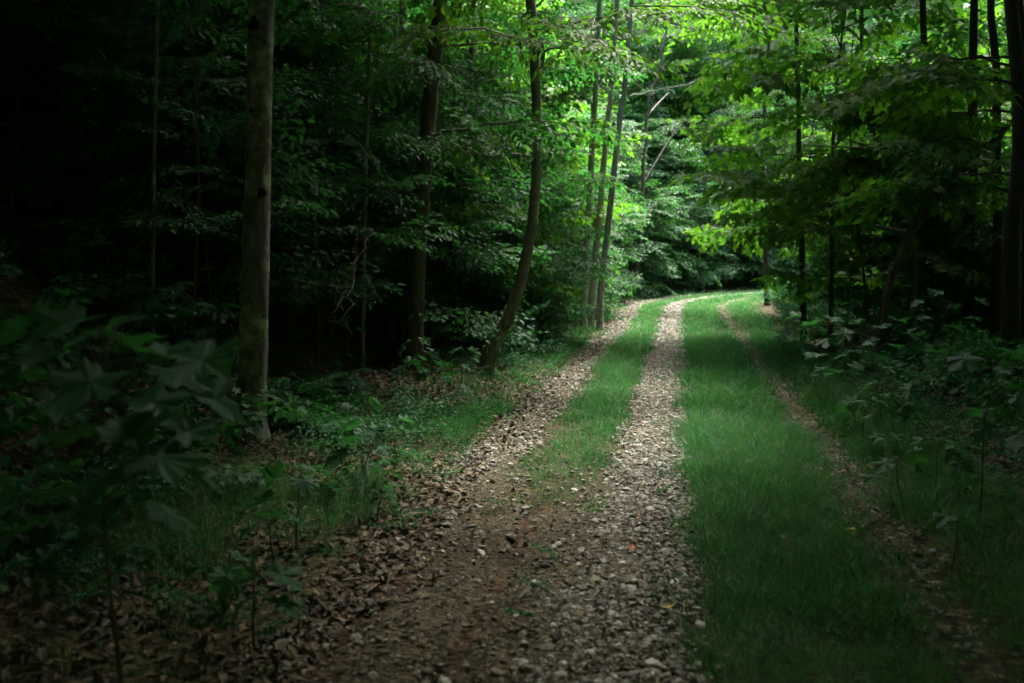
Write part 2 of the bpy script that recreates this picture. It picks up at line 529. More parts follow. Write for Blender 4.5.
gx = axis_grid(-400, 420, -9, 16, .2, 25)
gy = axis_grid(-300, 500, -2, 56, .2, 25)
X, Y = np.meshgrid(gx, gy)
Z = ground(X, Y)
mb = MB()
ny, nx = X.shape
i = np.arange(ny - 1)[:, None] * nx + np.arange(nx - 1)[None]
mb.add(np.column_stack([X.ravel(), Y.ravel(), Z.ravel()]), [np.stack([i, i + 1, i + nx + 1, i + nx], -1).reshape(-1, 4)])
gm = mb.mesh('forest_floor', M_FLOOR, True)
t_, s_ = lat(X.ravel(), Y.ravel())
rim_green = sm(28, 36, np.hypot(X.ravel() - 5, (Y.ravel() - 23) * .82))  # greens the added sky-blocking rim
att = gm.attributes.new('turf', 'FLOAT', 'POINT'); att.data.foreach_set('value', np.maximum(turf_density(t_, s_), rim_green).astype(np.float32))
tag(link('ground', gm), kind='structure')


def rut(ta, tb, inner=None, s0=-6, s1=62):
    """a worn wheel strip; ta and tb its edges, inner(s) shifts an edge near the camera"""
    ss = np.arange(s0, s1, .12); n = 9
    x0, y0 = pos(0 * ss, ss)
    ea = ta + .07 * wob(x0, y0, 2.3, ta) + .04 * wob(x0, y0, 6.1, ta + 2)
    eb = tb + .07 * wob(x0, y0, 2.6, tb + 1) + .04 * wob(x0, y0, 6.7, tb + 3)
    if inner: ea, eb = inner(ss, ea, eb)
    f = np.linspace(0, 1, n)
    T = (ea[:, None] * (1 - f) + eb[:, None] * f) * K
    S = np.repeat(ss[:, None], n, 1)
    x, y = pos(T, S)
    z = ground(x, y) + .010 + .012 * (1 - (2 * f - 1) ** 2)[None] + .006 * wob(x, y, 9, 1)
    z[:, [0, -1]] -= .02
    mb = MB(); m_ = len(ss)
    i = np.arange(m_ - 1)[:, None] * n + np.arange(n - 1)[None]
    mb.add(np.column_stack([x.ravel(), y.ravel(), z.ravel()]), [np.stack([i, i + 1, i + n + 1, i + n], -1).reshape(-1, 4)])
    tag(link('gravel_track', mb.mesh('gravel_track', M_GRAVEL, True)), kind='structure')


near = lambda s: sm(8.3, 5.8, s)
rut(-1.62, -1.15, lambda s, a, b: (a + .40 * sm(7.5, 4.5, s), b * (1 - near(s)) + near(s) * -.86))
rut(-.50, .02, lambda s, a, b: (a * (1 - near(s)) + near(s) * -.84, b))
rut(1.01, 1.19, s0=5.5)

# ------------------------------------------------------------------ grass
def blades(n, s0, s1, wid, hmin, hmax, segs, t0=-3.8, t1=2.7):
    T = R.uniform(t0, t1, n * 4) * K; S = R.uniform(s0, s1, n * 4)
    keep = R.uniform(size=n * 4) < turf_density(T, S)
    T, S = T[keep][:n], S[keep][:n]
    # blades stand in tufts: each takes a tuft centre and leans out from it
    nt_ = max(1, len(T) // 13)
    own = R.integers(0, nt_, len(T)); loose = R.uniform(size=len(T)) < .38
    oT, oS = R.normal(0, .032, len(T)), R.normal(0, .032, len(T))
    T = np.where(loose, T, T[own] + oT); S = np.where(loose, S, S[own] + oS)
    th_ = R.uniform(.45, 1.65, nt_)[own]
    x, y = pos(T, S); n = len(x)
    z = ground(x, y)
    cl = wob(x, y, 7.5, 20) * .40 + wob(x, y, 2.3, 21) * .35 + 1 + .5 * (R.uniform(size=n) < .08)
    edge = turf_density(T, S)
    h = R.uniform(hmin, hmax, n) * np.clip(cl, .3, 2.0) * np.where(T < -1.6, 1.4, 1) * np.where(loose, .75, th_) * (.55 + .45 * edge)
    az = R.uniform(0, 2 * PI, n); lean = R.uniform(.25, 1.5, n) * h
    az = np.where(R.uniform(size=n) < .6, 2.2 + 2.6 * wob(x, y, 3.7, 23) + R.normal(0, .8, n), az)
    az = np.where(loose, az, np.arctan2(oS, oT) + R.normal(0, .5, n))
    w = wid * R.uniform(.7, 1.3, n)
    dx, dy = np.cos(az), np.sin(az)
    f = np.linspace(0, 1, segs + 1)
    cx = x[:, None] + dx[:, None] * lean[:, None] * f ** 1.8
    cy = y[:, None] + dy[:, None] * lean[:, None] * f ** 1.8
    cz = z[:, None] - .01 + h[:, None] * (f - .25 * np.minimum(lean / h, 1.3)[:, None] * f ** 2)
    fac = R.uniform(0, 2 * PI, n)
    px, py = np.cos(fac)[:, None] * w[:, None] * (1 - f) ** .7, np.sin(fac)[:, None] * w[:, None] * (1 - f) ** .7
    k = segs
    A = np.stack([cx - px, cy - py, cz], -1)[:, :k]; B = np.stack([cx + px, cy + py, cz], -1)[:, :k]
    tip = np.stack([cx, cy, cz], -1)[:, k:]
    v = np.concatenate([A, B, tip], 1)
    m_ = 2 * k + 1
    q = np.array([(i, k + i, k + i + 1, i + 1) for i in range(k - 1)]).reshape(-1, 4)
    tr = np.array([(k - 1, 2 * k - 1, 2 * k)])
    off = (np.arange(n) * m_)[:, None, None]
    return v.reshape(-1, 3), [(q[None] + off).reshape(-1, 4), (tr[None] + off).reshape(-1, 3)]


mb = MB()
mb.add(*blades(80000, 2.4, 9, .0021, .06, .20, 3))
mb.add(*blades(90000, 9, 20, .0038, .06, .18, 2))
mb.add(*blades(60000, 20, 64, .0085, .07, .17, 2))
tag(link('grass', mb.mesh('grass', M_GRASS)), 'short soft green grass between and beside the wheel tracks', kind='stuff')

# ------------------------------------------------------------------ gravel stones and dry leaves
ICO_V = np.array([(0, 0, 1), (.894, 0, .447), (.276, .851, .447), (-.724, .526, .447), (-.724, -.526, .447), (.276, -.851, .447),
                  (.724, .526, -.447), (-.276, .851, -.447), (-.894, 0, -.447), (-.276, -.851, -.447), (.724, -.526, -.447), (0, 0, -1)], float)
ICO_F = np.array([(0, 1, 2), (0, 2, 3), (0, 3, 4), (0, 4, 5), (0, 5, 1), (1, 6, 2), (2, 7, 3), (3, 8, 4), (4, 9, 5), (5, 10, 1),
                  (6, 7, 2), (7, 8, 3), (8, 9, 4), (9, 10, 5), (10, 6, 1), (11, 7, 6), (11, 8, 7), (11, 9, 8), (11, 10, 9), (11, 6, 10)])


def rock_template():
    v = ICO_V * (1 + .28 * R.uniform(-1, 1, (12, 1))) + R.normal(0, .10, (12, 3))
    return v * [1, .78, .5], [ICO_F]


ROCKS = [rock_template() for _ in range(8)]


def rut_density(t, s):
    x, y = pos(t, s)
    tt = t / K + .07 * wob(x, y, 3.1, 5)
    n = sm(8.3, 5.8, s)
    a = sm(-1.72, -1.5, tt) * sm(-1.08, -1.22, tt)
    m_ = sm(-.58, -.42, tt) * sm(.10, -.04, tt)
    c = sm(.90, 1.06, tt) * sm(1.3, 1.16, tt) * .16
    nearfill = sm(-1.75, -1.2, tt) * sm(.10, -.04, tt) * n * (.10 + .80 * sm(-.75, -.2, tt))
    return np.maximum.reduce([a * (.55 - .4 * n), m_, c, nearfill])


def randrot(n, flat=.5):
    d = R.normal(size=(n, 3)); d[:, 2] *= flat
    return frame(d, np.array([0, 0, 1.]) + R.normal(0, flat, (n, 3)))


mb = MB()
for n, s0, s1, lo, hi in ((17000, 2.4, 8, .004, .020), (1500, 2.4, 8, .018, .038), (9000, 8, 18, .010, .028), (9000, 18, 60, .018, .04)):
    T = R.uniform(-1.9, 1.5, n * 4) * K; S = s0 + (s1 - s0) * R.uniform(0, 1, n * 4) ** 1.25
    kp = R.uniform(size=n * 4) < rut_density(T, S)
    T, S = T[kp][:n], S[kp][:n]
    x, y = pos(T, S); n = len(x)
    sz = lo + (hi - lo) * R.uniform(0, 1, n) ** 2.2
    P = np.column_stack([x, y, ground(x, y) + .020 + sz * .15])
    M = randrot(n, .25) * sz[:, None, None]
    w = R.integers(0, 8, n)
    for k in range(8): mb.stamp(ROCKS[k], P[w == k], M[w == k])
tag(link('gravel', mb.mesh('gravel', M_STONE)), 'loose mixed gravel in the wheel tracks', kind='stuff')

CURL = []
for k in range(5):
    v = np.array([(0, 0, 0), (.3, .24, 0), (.35, 0, 0), (.3, -.24, 0), (.7, .2, 0), (.7, -.2, 0), (1, 0, 0), (.7, 0, 0)], float)
    v[:, 2] = R.uniform(.1, .5) * np.abs(v[:, 1]) * R.choice([-1, 1.4]) + R.uniform(-.25, .35) * (v[:, 0] - .5) ** 2 * 2
    CURL.append((v, [np.array([(0, 2, 1), (0, 3, 2), (4, 7, 6), (7, 5, 6)]), np.array([(1, 2, 7, 4), (2, 3, 5, 7)])]))
mb = MB()


def litter(T, S, lo, hi, lift=.012):
    x, y = pos(T, S); n = len(x)
    sz = R.uniform(lo, hi, n)
    P = np.column_stack([x, y, ground(x, y) + lift + R.uniform(0, .02, n)])
    M = randrot(n, .28) * sz[:, None, None]
    w = R.integers(0, 5, n)
    for k in range(5): mb.stamp(CURL[k], P[w == k], M[w == k])


n = 60000
T = -1.4 - R.exponential(3.1, n); S = 1.5 + 29 * R.uniform(0, 1, n) ** 1.5
kp = R.uniform(size=n) < np.where(T < -2.2, 1, .55) * (1 - .6 * turf_density(T, S)); litter(T[kp], S[kp], .035, .085)
n = 9000
T = 2.2 + R.exponential(1.4, n); S = R.uniform(2, 26, n)
kp = R.uniform(size=n) < sm(1.8, 2.8, T) * (1 - .7 * turf_density(T, S)); litter(T[kp], S[kp], .05, .11)
n = 2400
T = -1.75 + 1.9 * R.uniform(0, 1, n) ** 1.5; S = 2.4 + R.exponential(2.6, n); litter(T, S, .025, .06, .022)
n = 2600
T = R.uniform(-1.8, -1.0, n) * K; S = R.uniform(5, 26, n); litter(T, S, .02, .05, .022)
n = 500
T = R.uniform(.9, 1.5, n) * K; S = R.uniform(2.4, 16, n); litter(T, S, .03, .07, .022)
n = 9000
T = -2 - R.exponential(4, n); S = R.uniform(30, 64, n); litter(T, S, .10, .16)
tag(link('leaf_litter', mb.mesh('leaf_litter', M_LITTER)), 'brown dry fallen leaves covering the bank and verges', kind='stuff')

#@@TREES
# ------------------------------------------------------------------ the big trunks
def trunk_tree(name, label, base, path, radii, barkm, crown_h, crown_r, n_br, lib=SP_BIG, leafm=None, low=(), group=None, sides=28, flare=1.35, parts=None):
    """path: (x,z) offsets and depth offsets of the trunk axis from its base, up to the crown"""
    p = np.asarray(path, float)
    zz = np.concatenate([np.linspace(-.35, min(5.0, p[-1, 2]), 60), np.linspace(min(5.0, p[-1, 2]), p[-1, 2], 14)[1:]])
    # smooth interpolation through the given points
    def ip(i):
        q = np.interp(zz, p[:, 2], p[:, i])
        k = np.array([1, 2, 3, 2, 1.]) / 9
        for _ in range(3): q[2:-2] = np.convolve(q, k, 'valid')
        return q
    pts = np.column_stack([ip(0), ip(1), zz])
    rr = np.interp(zz, [r[0] for r in radii], [r[1] for r in radii]) * (1 + (flare - 1) * np.exp(-np.maximum(zz, 0) / .16))
    wd, lf = MB(), MB()
    tube(wd, pts, rr, sides, rough=.045)
    top = p[-1, 2]
    a0 = R.uniform(0, 6)
    for k in range(n_br):
        z = crown_h + (top - crown_h) * (k + R.uniform(0, 1)) / n_br
        branch(wd, lf, lib, at_h(pts, z), a0 + k * GA, .35 + R.uniform(-.2, .3), crown_r * R.uniform(.6, 1.1), .035, 1.2, n_sp=7)
    for (z, az, el, ln, li, sc) in low:
        branch(wd, lf, li, at_h(pts, z), az, el, ln, .02, sc, droop=.2)
    t = thing(name, label, 'tree', base, group=group)
    link('trunk', wd.mesh('trunk', barkm, True), t)
    link('crown', lf.mesh('crown', leafm or M_LEAF), t)
    return t, pts, rr


def px_path(base, d, pxs):
    """axis offsets from picture points (px, py) taken at distance d"""
    out = []
    for px, py in pxs:
        u, v = (px - 512) / F_PX, (341.5 - py) / F_PX
        # ray through the pitched camera, met with the vertical plane y = d
        dy = math.cos(PITCH) + v * math.sin(PITCH); dz = -math.sin(PITCH) + v * math.cos(PITCH)
        k = d / dy
        out.append((u * k - base[0], 0, CAM_H + dz * k - base[2]))
    return out


D1 = 8.0
b1 = at(248, D1)
pp = [(0, 0, -.4)] + px_path(b1, D1, [(250, 430), (255, 300), (257, 200), (259, 100), (262, 0)])
pp.append((pp[-1][0] + .35, .3, 9.5))
t1, pts1, rr1 = trunk_tree('beech_tree', 'pale lichen-covered trunk standing alone at the foot of the dark left bank', b1, pp,
                           [(0, .118), (1, .108), (3.4, .097), (9.5, .05)], M_BARK_PALE, 6.0, 2.4, 8)
# dark knot scars on the trunk
for (kz, ka, ks) in ((1.98, -.95, .032), (3.28, -2.0, .040), (2.62, -1.9, .018)):
    kb = MB()
    c = at_h(pts1, kz); rad = float(np.interp(kz, pts1[:, 2], rr1))
    n = np.array([math.cos(ka), math.sin(ka), 0]); tv = np.array([-n[1], n[0], 0])
    rings = [c + n * (rad - .012)]
    vs, k = [], 14
    for rr_, hh in ((1.25, -.006), (1.0, .010), (.7, .014), (.35, .013)):
        th = np.linspace(0, 2 * PI, k, endpoint=False)
        wv = 1 + .15 * np.sin(3 * th + kz)
        vs.append(c + n * (rad + hh) + (np.cos(th) * wv)[:, None] * tv * ks * rr_ + (np.sin(th) * wv)[:, None] * np.array([0, 0, 1.2]) * ks * rr_)
    v = np.concatenate(vs + [[c + n * (rad + .012)]])
    q = np.array([(r * k + j, r * k + (j + 1) % k, (r + 1) * k + (j + 1) % k, (r + 1) * k + j) for r in range(3) for j in range(k)])
    tr = np.array([(3 * k + j, 3 * k + (j + 1) % k, 4 * k) for j in range(k)])
    kb.add(v, [q, tr])
    link('knot', kb.mesh('knot', M_KNOT, True), t1)

D2 = 13.2
b2 = at(414, D2)
pp = [(0, 0, -.4)] + px_path(b2, D2, [(414, 330), (418, 250), (426, 150), (432, 80), (441, 0)])
pp.append((pp[-1][0] + .6, .2, 11))
trunk_tree('hornbeam_tree', 'dark mossy upright trunk between the pale trunk and the curved trunk', b2, pp,
           [(0, .13), (2, .105), (5, .09), (11, .05)], M_BARK_DARK, 8.0, 2.2, 6,
           low=[(3.0, -.3, .25, 2.0, SP_OVATE, 1.0), (3.6, -1.6, .2, 2.2, SP_OVATE, 1.0), (4.2, .5, .25, 2.4, SP_OVATE, 1.1), (2.2, -2.0, .3, 1.3, SP_OVATE, .9), (4.4, -2.4, .2, 2.0, SP_OVATE, 1.0)])

D3 = 13.4
b3 = at(484, D3)
pp = [(0, 0, -.4)] + px_path(b3, D3, [(485, 362), (496, 340), (512, 312), (524, 270), (532, 228), (537, 170), (537, 110), (534, 50), (531, 0)])
pp.append((pp[-1][0] - .3, .3, 11))
trunk_tree('ash_tree', 'slender grey trunk with a base that curves like a bow beside the track', b3, pp,
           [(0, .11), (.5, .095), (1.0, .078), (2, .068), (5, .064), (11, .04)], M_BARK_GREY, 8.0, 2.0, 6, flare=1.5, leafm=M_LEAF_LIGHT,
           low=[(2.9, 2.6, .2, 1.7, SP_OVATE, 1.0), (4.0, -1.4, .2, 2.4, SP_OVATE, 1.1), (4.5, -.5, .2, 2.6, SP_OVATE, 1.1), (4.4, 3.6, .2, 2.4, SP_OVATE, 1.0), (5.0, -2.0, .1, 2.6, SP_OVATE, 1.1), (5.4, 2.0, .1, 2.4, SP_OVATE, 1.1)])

D4 = 22.0
for px0, px1, lab, r in ((584, 600, 'straightest slim trunk of the close trio, the one nearest the curved trunk', .068),
                         (592, 618, 'middle slim trunk of the close trio, leaning slightly towards the track', .07),
                         (600, 633, 'most slanted slim trunk of the close trio, the one nearest the track', .066)):
    d = D4 + R.uniform(-.4, .6)
    b = at(px0, d)
    pp = [(0, 0, -.4)] + px_path(b, d, [(px0, 300), ((px0 * .6 + px1 * .4), 180), (px1, 0)])
    pp.append((pp[-1][0] * 1.5, .3, 12))
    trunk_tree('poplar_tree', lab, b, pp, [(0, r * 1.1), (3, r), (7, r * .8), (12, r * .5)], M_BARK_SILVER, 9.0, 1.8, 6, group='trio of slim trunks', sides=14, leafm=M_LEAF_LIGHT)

# slim poles on the dark bank and in the middle distance: px at base, py at base is given by the ground
POLES = [
    (216, 214, 14.0, .075, 'faint grey pole-thin trunk on the dark bank left of the pale trunk'),
    (150, 158, 9.5, .020, 'thin sapling stem rising beside the fern patch at the darkest edge of the wood'),
    (277, 281, 17.5, .06, 'light streaked thin trunk just behind the pale trunk on the bank'),
    (283, 287, 19.0, .05, 'second thin trunk close behind the pale trunk, dimmer than its streaked neighbour'),
    (390, 402, 15.5, .05, 'thin dark stem leaning just left of the mossy upright trunk'),
    (459, 474, 16.5, .06, 'thin greenish trunk midway between the mossy upright trunk and the curved trunk'),
    (360, 372, 12.5, .03, 'spindly bare stem standing in brown leaves near the sprawling twigs'),
    (505, 520, 21.0, .05, 'thin shadowed stem rising behind the curved trunk'),
]
for pb, pt, d, r, lab in POLES:
    b = at(pb, d)
    pp = [(0, 0, -.4)] + px_path(b, d, [(pb * .5 + pt * .5, 150), (pt, 0)])
    zt = max(8.0, pp[-1][2] + 2)
    pp.append((pp[-1][0] * 1.3, .2, zt))
    trunk_tree('slim_tree', lab, b, pp, [(0, r), (zt * .5, r * .8), (zt, r * .4)], M_BARK_DARK if r > .055 and pb > 300 else M_BARK_GREY, 5.2, 1.8, 8, SP_OVATE, sides=10)

# dark trunks on the right
RIGHT = [
    (1016, 1010, 12.0, .095, 'thickest black trunk at the right-hand edge of the wood'),
    (1030, 1019, 12.5, .075, 'black trunk close behind the thickest one at the edge of the frame'),
    (997, 990, 14.0, .065, 'black trunk leaning left beside the thickest one'),
    (975, 975, 15.0, .075, 'straight dark trunk crossed by the slanting dead limb'),
    (930, 922, 16.0, .07, 'dark slim trunk standing where the slanting dead limb begins'),
    (868, 862, 20.0, .06, 'thin dark trunk deep in the right-hand wood behind the maple spray'),
    (806, 795, 19.0, .055, 'thin dark stem with maple leaves beside the bend of the track'),
    (838, 842, 26.0, .09, 'stout shadowed trunk in front of the sunlit strip beyond the bend'),
    (716, 713, 52.0, .16, 'far dark trunk beyond the bend rising out of the bright shrubs'),
    (768, 772, 31.0, .07, 'thin dark trunk on the inside of the bend, before the far grass'),
]
for pb, pt, d, r, lab in RIGHT:
    b = at(pb, d)
    pp = [(0, 0, -.4)] + px_path(b, d, [(pb * .7 + pt * .3 + R.normal(0, 3), 240), (pb * .5 + pt * .5 + R.normal(0, 5), 150), (pb * .3 + pt * .7 + R.normal(0, 3), 70), (pt, 0)])
    zt = max(9.0, pp[-1][2] + 2)
    pp.append((pp[-1][0] * 1.2, .2, zt))
    low = [(R.uniform(2.2, 4.2), R.uniform(1.5, 4.7), .25, R.uniform(1.2, 2.0), SP_MAPLE, 1.0) for _ in range(3)] if d < 30 else []
    trunk_tree('dark_tree', lab, b, pp, [(0, r * 1.1), (zt * .5, r * .8), (zt, r * .4)], M_BARK_SHADED, 8.0, 2.0, 6, low=low, sides=14, leafm=M_LEAF_LIGHT)

# ------------------------------------------------------------------ understory, shrubs
SAP = [make_sapling(h, lib, h0, r, ln, sc, lm, M_TWIG, per, lean=le) for h, lib, h0, r, ln, sc, lm, per, le in (
    (4.6, SP_OVATE, .9, .030, 1.5, 1.0, M_LEAF, .20, .06),
    (5.6, SP_OVATE, 1.5, .034, 1.7, 1.05, M_LEAF, .22, .08),
    (3.4, SP_OVATE, .6, .022, 1.2, .95, M_LEAF_BLUE, .17, .08),
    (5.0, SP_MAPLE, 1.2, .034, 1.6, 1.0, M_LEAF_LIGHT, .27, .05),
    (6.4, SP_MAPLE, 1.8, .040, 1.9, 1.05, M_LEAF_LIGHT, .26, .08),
    (3.0, SP_MAPLE, .6, .022, 1.2, .95, M_LEAF_BLUE, .20, .06))]
SHR = [make_shrub(h, w, lib, ns, nb, sc, M_SHRUB) for h, w, lib, ns, nb, sc in (
    (3.2, 1.5, SP_OVATE, 5, 8, 1.0), (4.2, 1.8, SP_OVATE, 5, 10, 1.05), (2.4, 1.3, SP_LONG, 5, 6, 1.0), (5.4, 2.0, SP_OVATE, 5, 12, 1.1))]


def sapling(k, px, d, label, group=None, sc=1.0, rz=None, name='sapling', tilt=(0, 0)):
    return place(name, [('trunk', SAP[k][0]), ('crown', SAP[k][1])], at(px, d), label, 'young tree', R.uniform(0, 6.28) if rz is None else rz, sc, group, tilt)


def shrub(k, t, s, label, group=None, sc=1.0, rz=None):
    x, y = pos(t, s)
    p = (float(x), float(y), float(ground(x, y)))
    return place('shrub', [('stem', SHR[k][0]), ('crown', SHR[k][1])], p, label, 'shrub', R.uniform(0, 6.28) if rz is None else rz, sc, group)


# left bank, near to far
G1 = 'saplings on the left bank'
for k, px, d, lab, sc in (
    (0, 318, 12.5, 'dim leafy sapling in the gap between the pale trunk and the mossy trunk', 1.0),
    (2, 372, 15.0, 'low bluish sapling on the bank just left of the mossy upright trunk', .8),
    (1, 470, 17.0, 'layered green sapling filling the space left of the curved trunk', 1.0),
    (0, 445, 19.5, 'sapling with pale leaf tiers behind the mossy upright trunk', 1.1),
    (1, 556, 25.5, 'leafy sapling between the curved trunk and the trio of slim trunks', 1.0),
    (2, 545, 18.0, 'low spreading sapling at the foot of the curved trunk, on its track side', .85),
    (4, 520, 22.0, 'tall bright-leaved sapling whose top shows behind the curved trunk', 1.1),
    (0, 70, 11.5, 'almost black sapling at the dark far-left end of the bank', 1.0),
    (2, 190, 10.0, 'dim low sapling right behind the pale trunk, on its dark side', .9),
    (1, 120, 15.0, 'shadowed sapling high on the bank above the ferns', 1.1),
    (3, 300, 18.0, 'dusky maple sapling on the bank above the brown leaves', 1.0),
    (1, 365, 21.0, 'sapling high on the bank seen between the pale and mossy trunks', 1.1)):
    sapling(k, px, d, lab, G1, sc)

# the dense dim understory that fills the bank and the right-hand wood
def fill(n, tr, sr, ks, label, group, scr, mind=1.4, avoid=()):
    got, tries = [], 0
    while len(got) < n and tries < n * 60:
        tries += 1
        t = R.uniform(*tr); s = R.uniform(*sr)
        x, y = pos(t, s)
        if y < 4 or abs((x / y) * F_PX) > 640: continue
        if abs(float(lat(x, y)[0])) < 3.6: continue
        if any(y < b_[1] + .4 and abs(x - b_[0] * y / b_[1] - o_) < w_ for b_, w_, o_ in SIGHT): continue
        if any((x - a) ** 2 + (y - b) ** 2 < mind ** 2 for a, b in got): continue
        if any((x - a) ** 2 + (y - b) ** 2 < r * r for a, b, r in avoid): continue
        got.append((x, y))
        k = ks[R.integers(0, len(ks))]
        place('sapling', [('trunk', SAP[k][0]), ('crown', SAP[k][1])], (x, y, ground(x, y)), label, 'young tree', R.uniform(0, 6.28), R.uniform(*scr), group,
              (R.normal(0, .07), R.normal(0, .07)))


SIGHT = [(b1, .9, 0), (b2, 1.45, 0), (b3, 1.15, .3), (at(604, 22), 1.75, .15)]
GF = 'understory of the left bank'
KEEP = [(b1[0], b1[1], 1.2), (b1[0] * .8, b1[1] * .8, 1.2)]
fill(165, (-12, -3.7), (9.5, 30), (0, 1, 2, 0, 2, 3), 'one of many alike leafy saplings crowding the dim left bank', GF, (.7, 1.15), .78, KEEP)
fill(26, (-24, -11), (8, 36), (0, 1, 3), 'one of many alike leafy saplings crowding the dim left bank', GF, (1.1, 1.6), 2.2)
GFR = 'understory of the right-hand wood'
fill(100, (4.6, 17), (16, 46), (1, 4, 3, 5, 3), 'one of many alike shaded saplings crowding the right-hand wood', GFR, (.75, 1.2), 1.1)
fill(24, (-9, -4.5), (22, 60), (1, 0, 4), 'one of many alike tall saplings rising behind the bright shrub wall', 'saplings behind the shrub wall', (1.2, 1.7), 2.0)

# leafy bushes between the trunks, full to the ground
for n_, tr_, sr_, ks_, lab_, grp_, sc_ in ((26, (-10, -4.4), (13, 27), (0, 1, 0, 2), 'one of many alike dim bushes closing the gaps between the trunks of the left bank', 'bushes on the left bank', (.7, 1.0)),
                                           (20, (4.6, 12), (17, 34), (0, 1, 0), 'one of many alike shadowed bushes under the right-hand trees', 'bushes in the right-hand wood', (.7, 1.0))):
    got = []
    for _ in range(3000):
        if len(got) >= n_: break
        x, y = pos(R.uniform(*tr_), R.uniform(*sr_))
        if abs(x / y * F_PX) > 560 or abs(float(lat(x, y)[0])) < 4.2: continue
        if any((x - a) ** 2 + (y - b) ** 2 < 1.7 for a, b in got): continue
        if any(y < b_[1] + .8 and abs(x - b_[0] * y / b_[1] - o_) < w_ + .1 for b_, w_, o_ in SIGHT): continue
        got.append((x, y)); k = ks_[R.integers(0, len(ks_))]
        place('shrub', [('stem', SHR[k][0]), ('crown', SHR[k][1])], (x, y, ground(x, y)), lab_, 'shrub', R.uniform(0, 6.28), R.uniform(*sc_), grp_)

# the bright shrub wall along the left edge of the track
G2 = 'bright shrubs lining the left edge of the track'
LS = 'pale green leafy shrub in the overlapping shrub wall along the track beyond the slim trunks'
for k, t, s, sc in ((0, -3.4, 20.5, .8), (2, -2.9, 18.0, .75), (0, -3.2, 25.5, .95), (1, -4.1, 24.0, 1.0), (1, -3.5, 29.0, 1.0), (3, -5.0, 28.0, 1.0),
                    (0, -3.2, 32.5, 1.0), (1, -3.6, 36.0, 1.1), (3, -4.8, 34.0, 1.1), (1, -3.4, 40.0, 1.1), (3, -5.4, 40.0, 1.2), (0, -3.0, 44.0, 1.1),
                    (3, -5.0, 46.0, 1.2), (1, -3.4, 48.5, 1.1), (3, -4.8, 52.0, 1.2), (1, -3.2, 55.0, 1.1), (3, -6.5, 31.0, 1.2), (3, -7.0, 37.0, 1.3), (3, -7.5, 44.0, 1.4), (3, -7.0, 51.0, 1.4), (1, -3.6, 31.5, 1.0), (0, -3.0, 35.0, 1.0), (1, -3.3, 38.0, 1.0), (1, -3.4, 42.0, 1.1), (3, -4.6, 37.5, 1.1), (3, -4.8, 43.0, 1.2), (3, -8.5, 34.0, 1.5), (3, -9.0, 40.0, 1.6), (3, -9.5, 46.0, 1.6)):
    shrub(k, t, s, LS, G2, sc)

# right side
G3 = 'maple saplings in the right-hand wood'
for k, px, d, lab, sc in (
    (4, 830, 17.0, 'tall maple sapling reaching its light leaves out over the track', 1.15),
    (3, 870, 16.5, 'maple sapling beside the slanting dead limb, half in shade', 1.0),
    (4, 800, 25.0, 'light-leaved maple before the bend, its lowest tier drooping', 1.1),
    (3, 905, 21.0, 'shaded maple sapling behind the slanting dead limb', 1.1),
    (3, 960, 17.5, 'maple sapling with sparse bright leaves behind the black trunks', 1.0),
    (5, 1010, 15.0, 'dark low maple among the black trunks at the edge of the wood', .9),
    (1, 860, 32.0, 'deep-shade sapling behind the stout shadowed trunk', 1.2),
    (0, 930, 27.0, 'deep-shade sapling far behind the slanting dead limb', 1.2),
    (4, 990, 24.0, 'tall maple far back between the black trunks', 1.2)):
    sapling(k, px, d, lab, G3, sc)

#@@WOODS
# ------------------------------------------------------------------ woods beyond and an added leaf cover overhead, shaped for its shade
def gap_mask(x, y):
    """1 where the added leaf cover shuts out light, 0 where it is left open over the track"""
    t, s = lat(x, y)
    e = 1.0 * wob(x, y, .55, 31) + .5 * wob(x, y, 1.5, 32)
    op = sm(8.5, 13.5, s)
    lo = -4.7 * op - 5.5 * sm(22, 33, s)
    hi = 3.4 * op + 4.4 * sm(16, 22, s) - 2.0 * sm(36, 46, s)
    inside = sm(-.6, .5, t + e - lo) * sm(-.6, .5, hi - t + e)
    thin = .30 * sm(2.5, 5, t) * sm(20, 15, t) * sm(13, 18, s) * sm(60, 50, s) * sm(-.7, .3, wob(x, y, .45, 37))
    near_open = .74 * sm(-.5, .5, t + .5 * e) * sm(2.5, 1.4, t + .5 * e) * sm(1.0, 4.0, s)  # cover thinned over the near track to let light onto it
    return np.where(s < 9.0, 1.0 - near_open, np.minimum(1 - inside, 1 - thin))


mb = MB()
n = 345000
x = np.concatenate([R.uniform(-46, 56, n), R.uniform(-20, 16, 125000)]); y = np.concatenate([R.uniform(-40, 86, n), R.uniform(-18, 14, 125000)])  # second batch thickens the added cover near the camera to darken the foreground
kp = R.uniform(size=len(x)) < gap_mask(x, y)
x, y = x[kp], y[kp]
t_, s_ = lat(x, y)
z0 = np.maximum(ground(x, y), 0)
z = z0 + 7.6 + 1.3 * wob(x, y, .8, 33) + R.uniform(0, 1, len(x)) ** 1.3 * 6.5 + .10 * np.maximum(y - 14, 0)
d = R.normal(size=(len(x), 3)) * [1, 1, .45]
M = frame(d, np.array([0, 0, 1.]) + R.normal(0, .35, (len(x), 3))) * R.uniform(.35, .62, len(x))[:, None, None]
mb.stamp(SIMPLE, np.column_stack([x, y, z]), M)
tag(link('shade_canopy', mb.mesh('shade_canopy', M_SHADE_CANOPY)), 'leaf cover added above the view to shade the wood and the near track', kind='stuff')

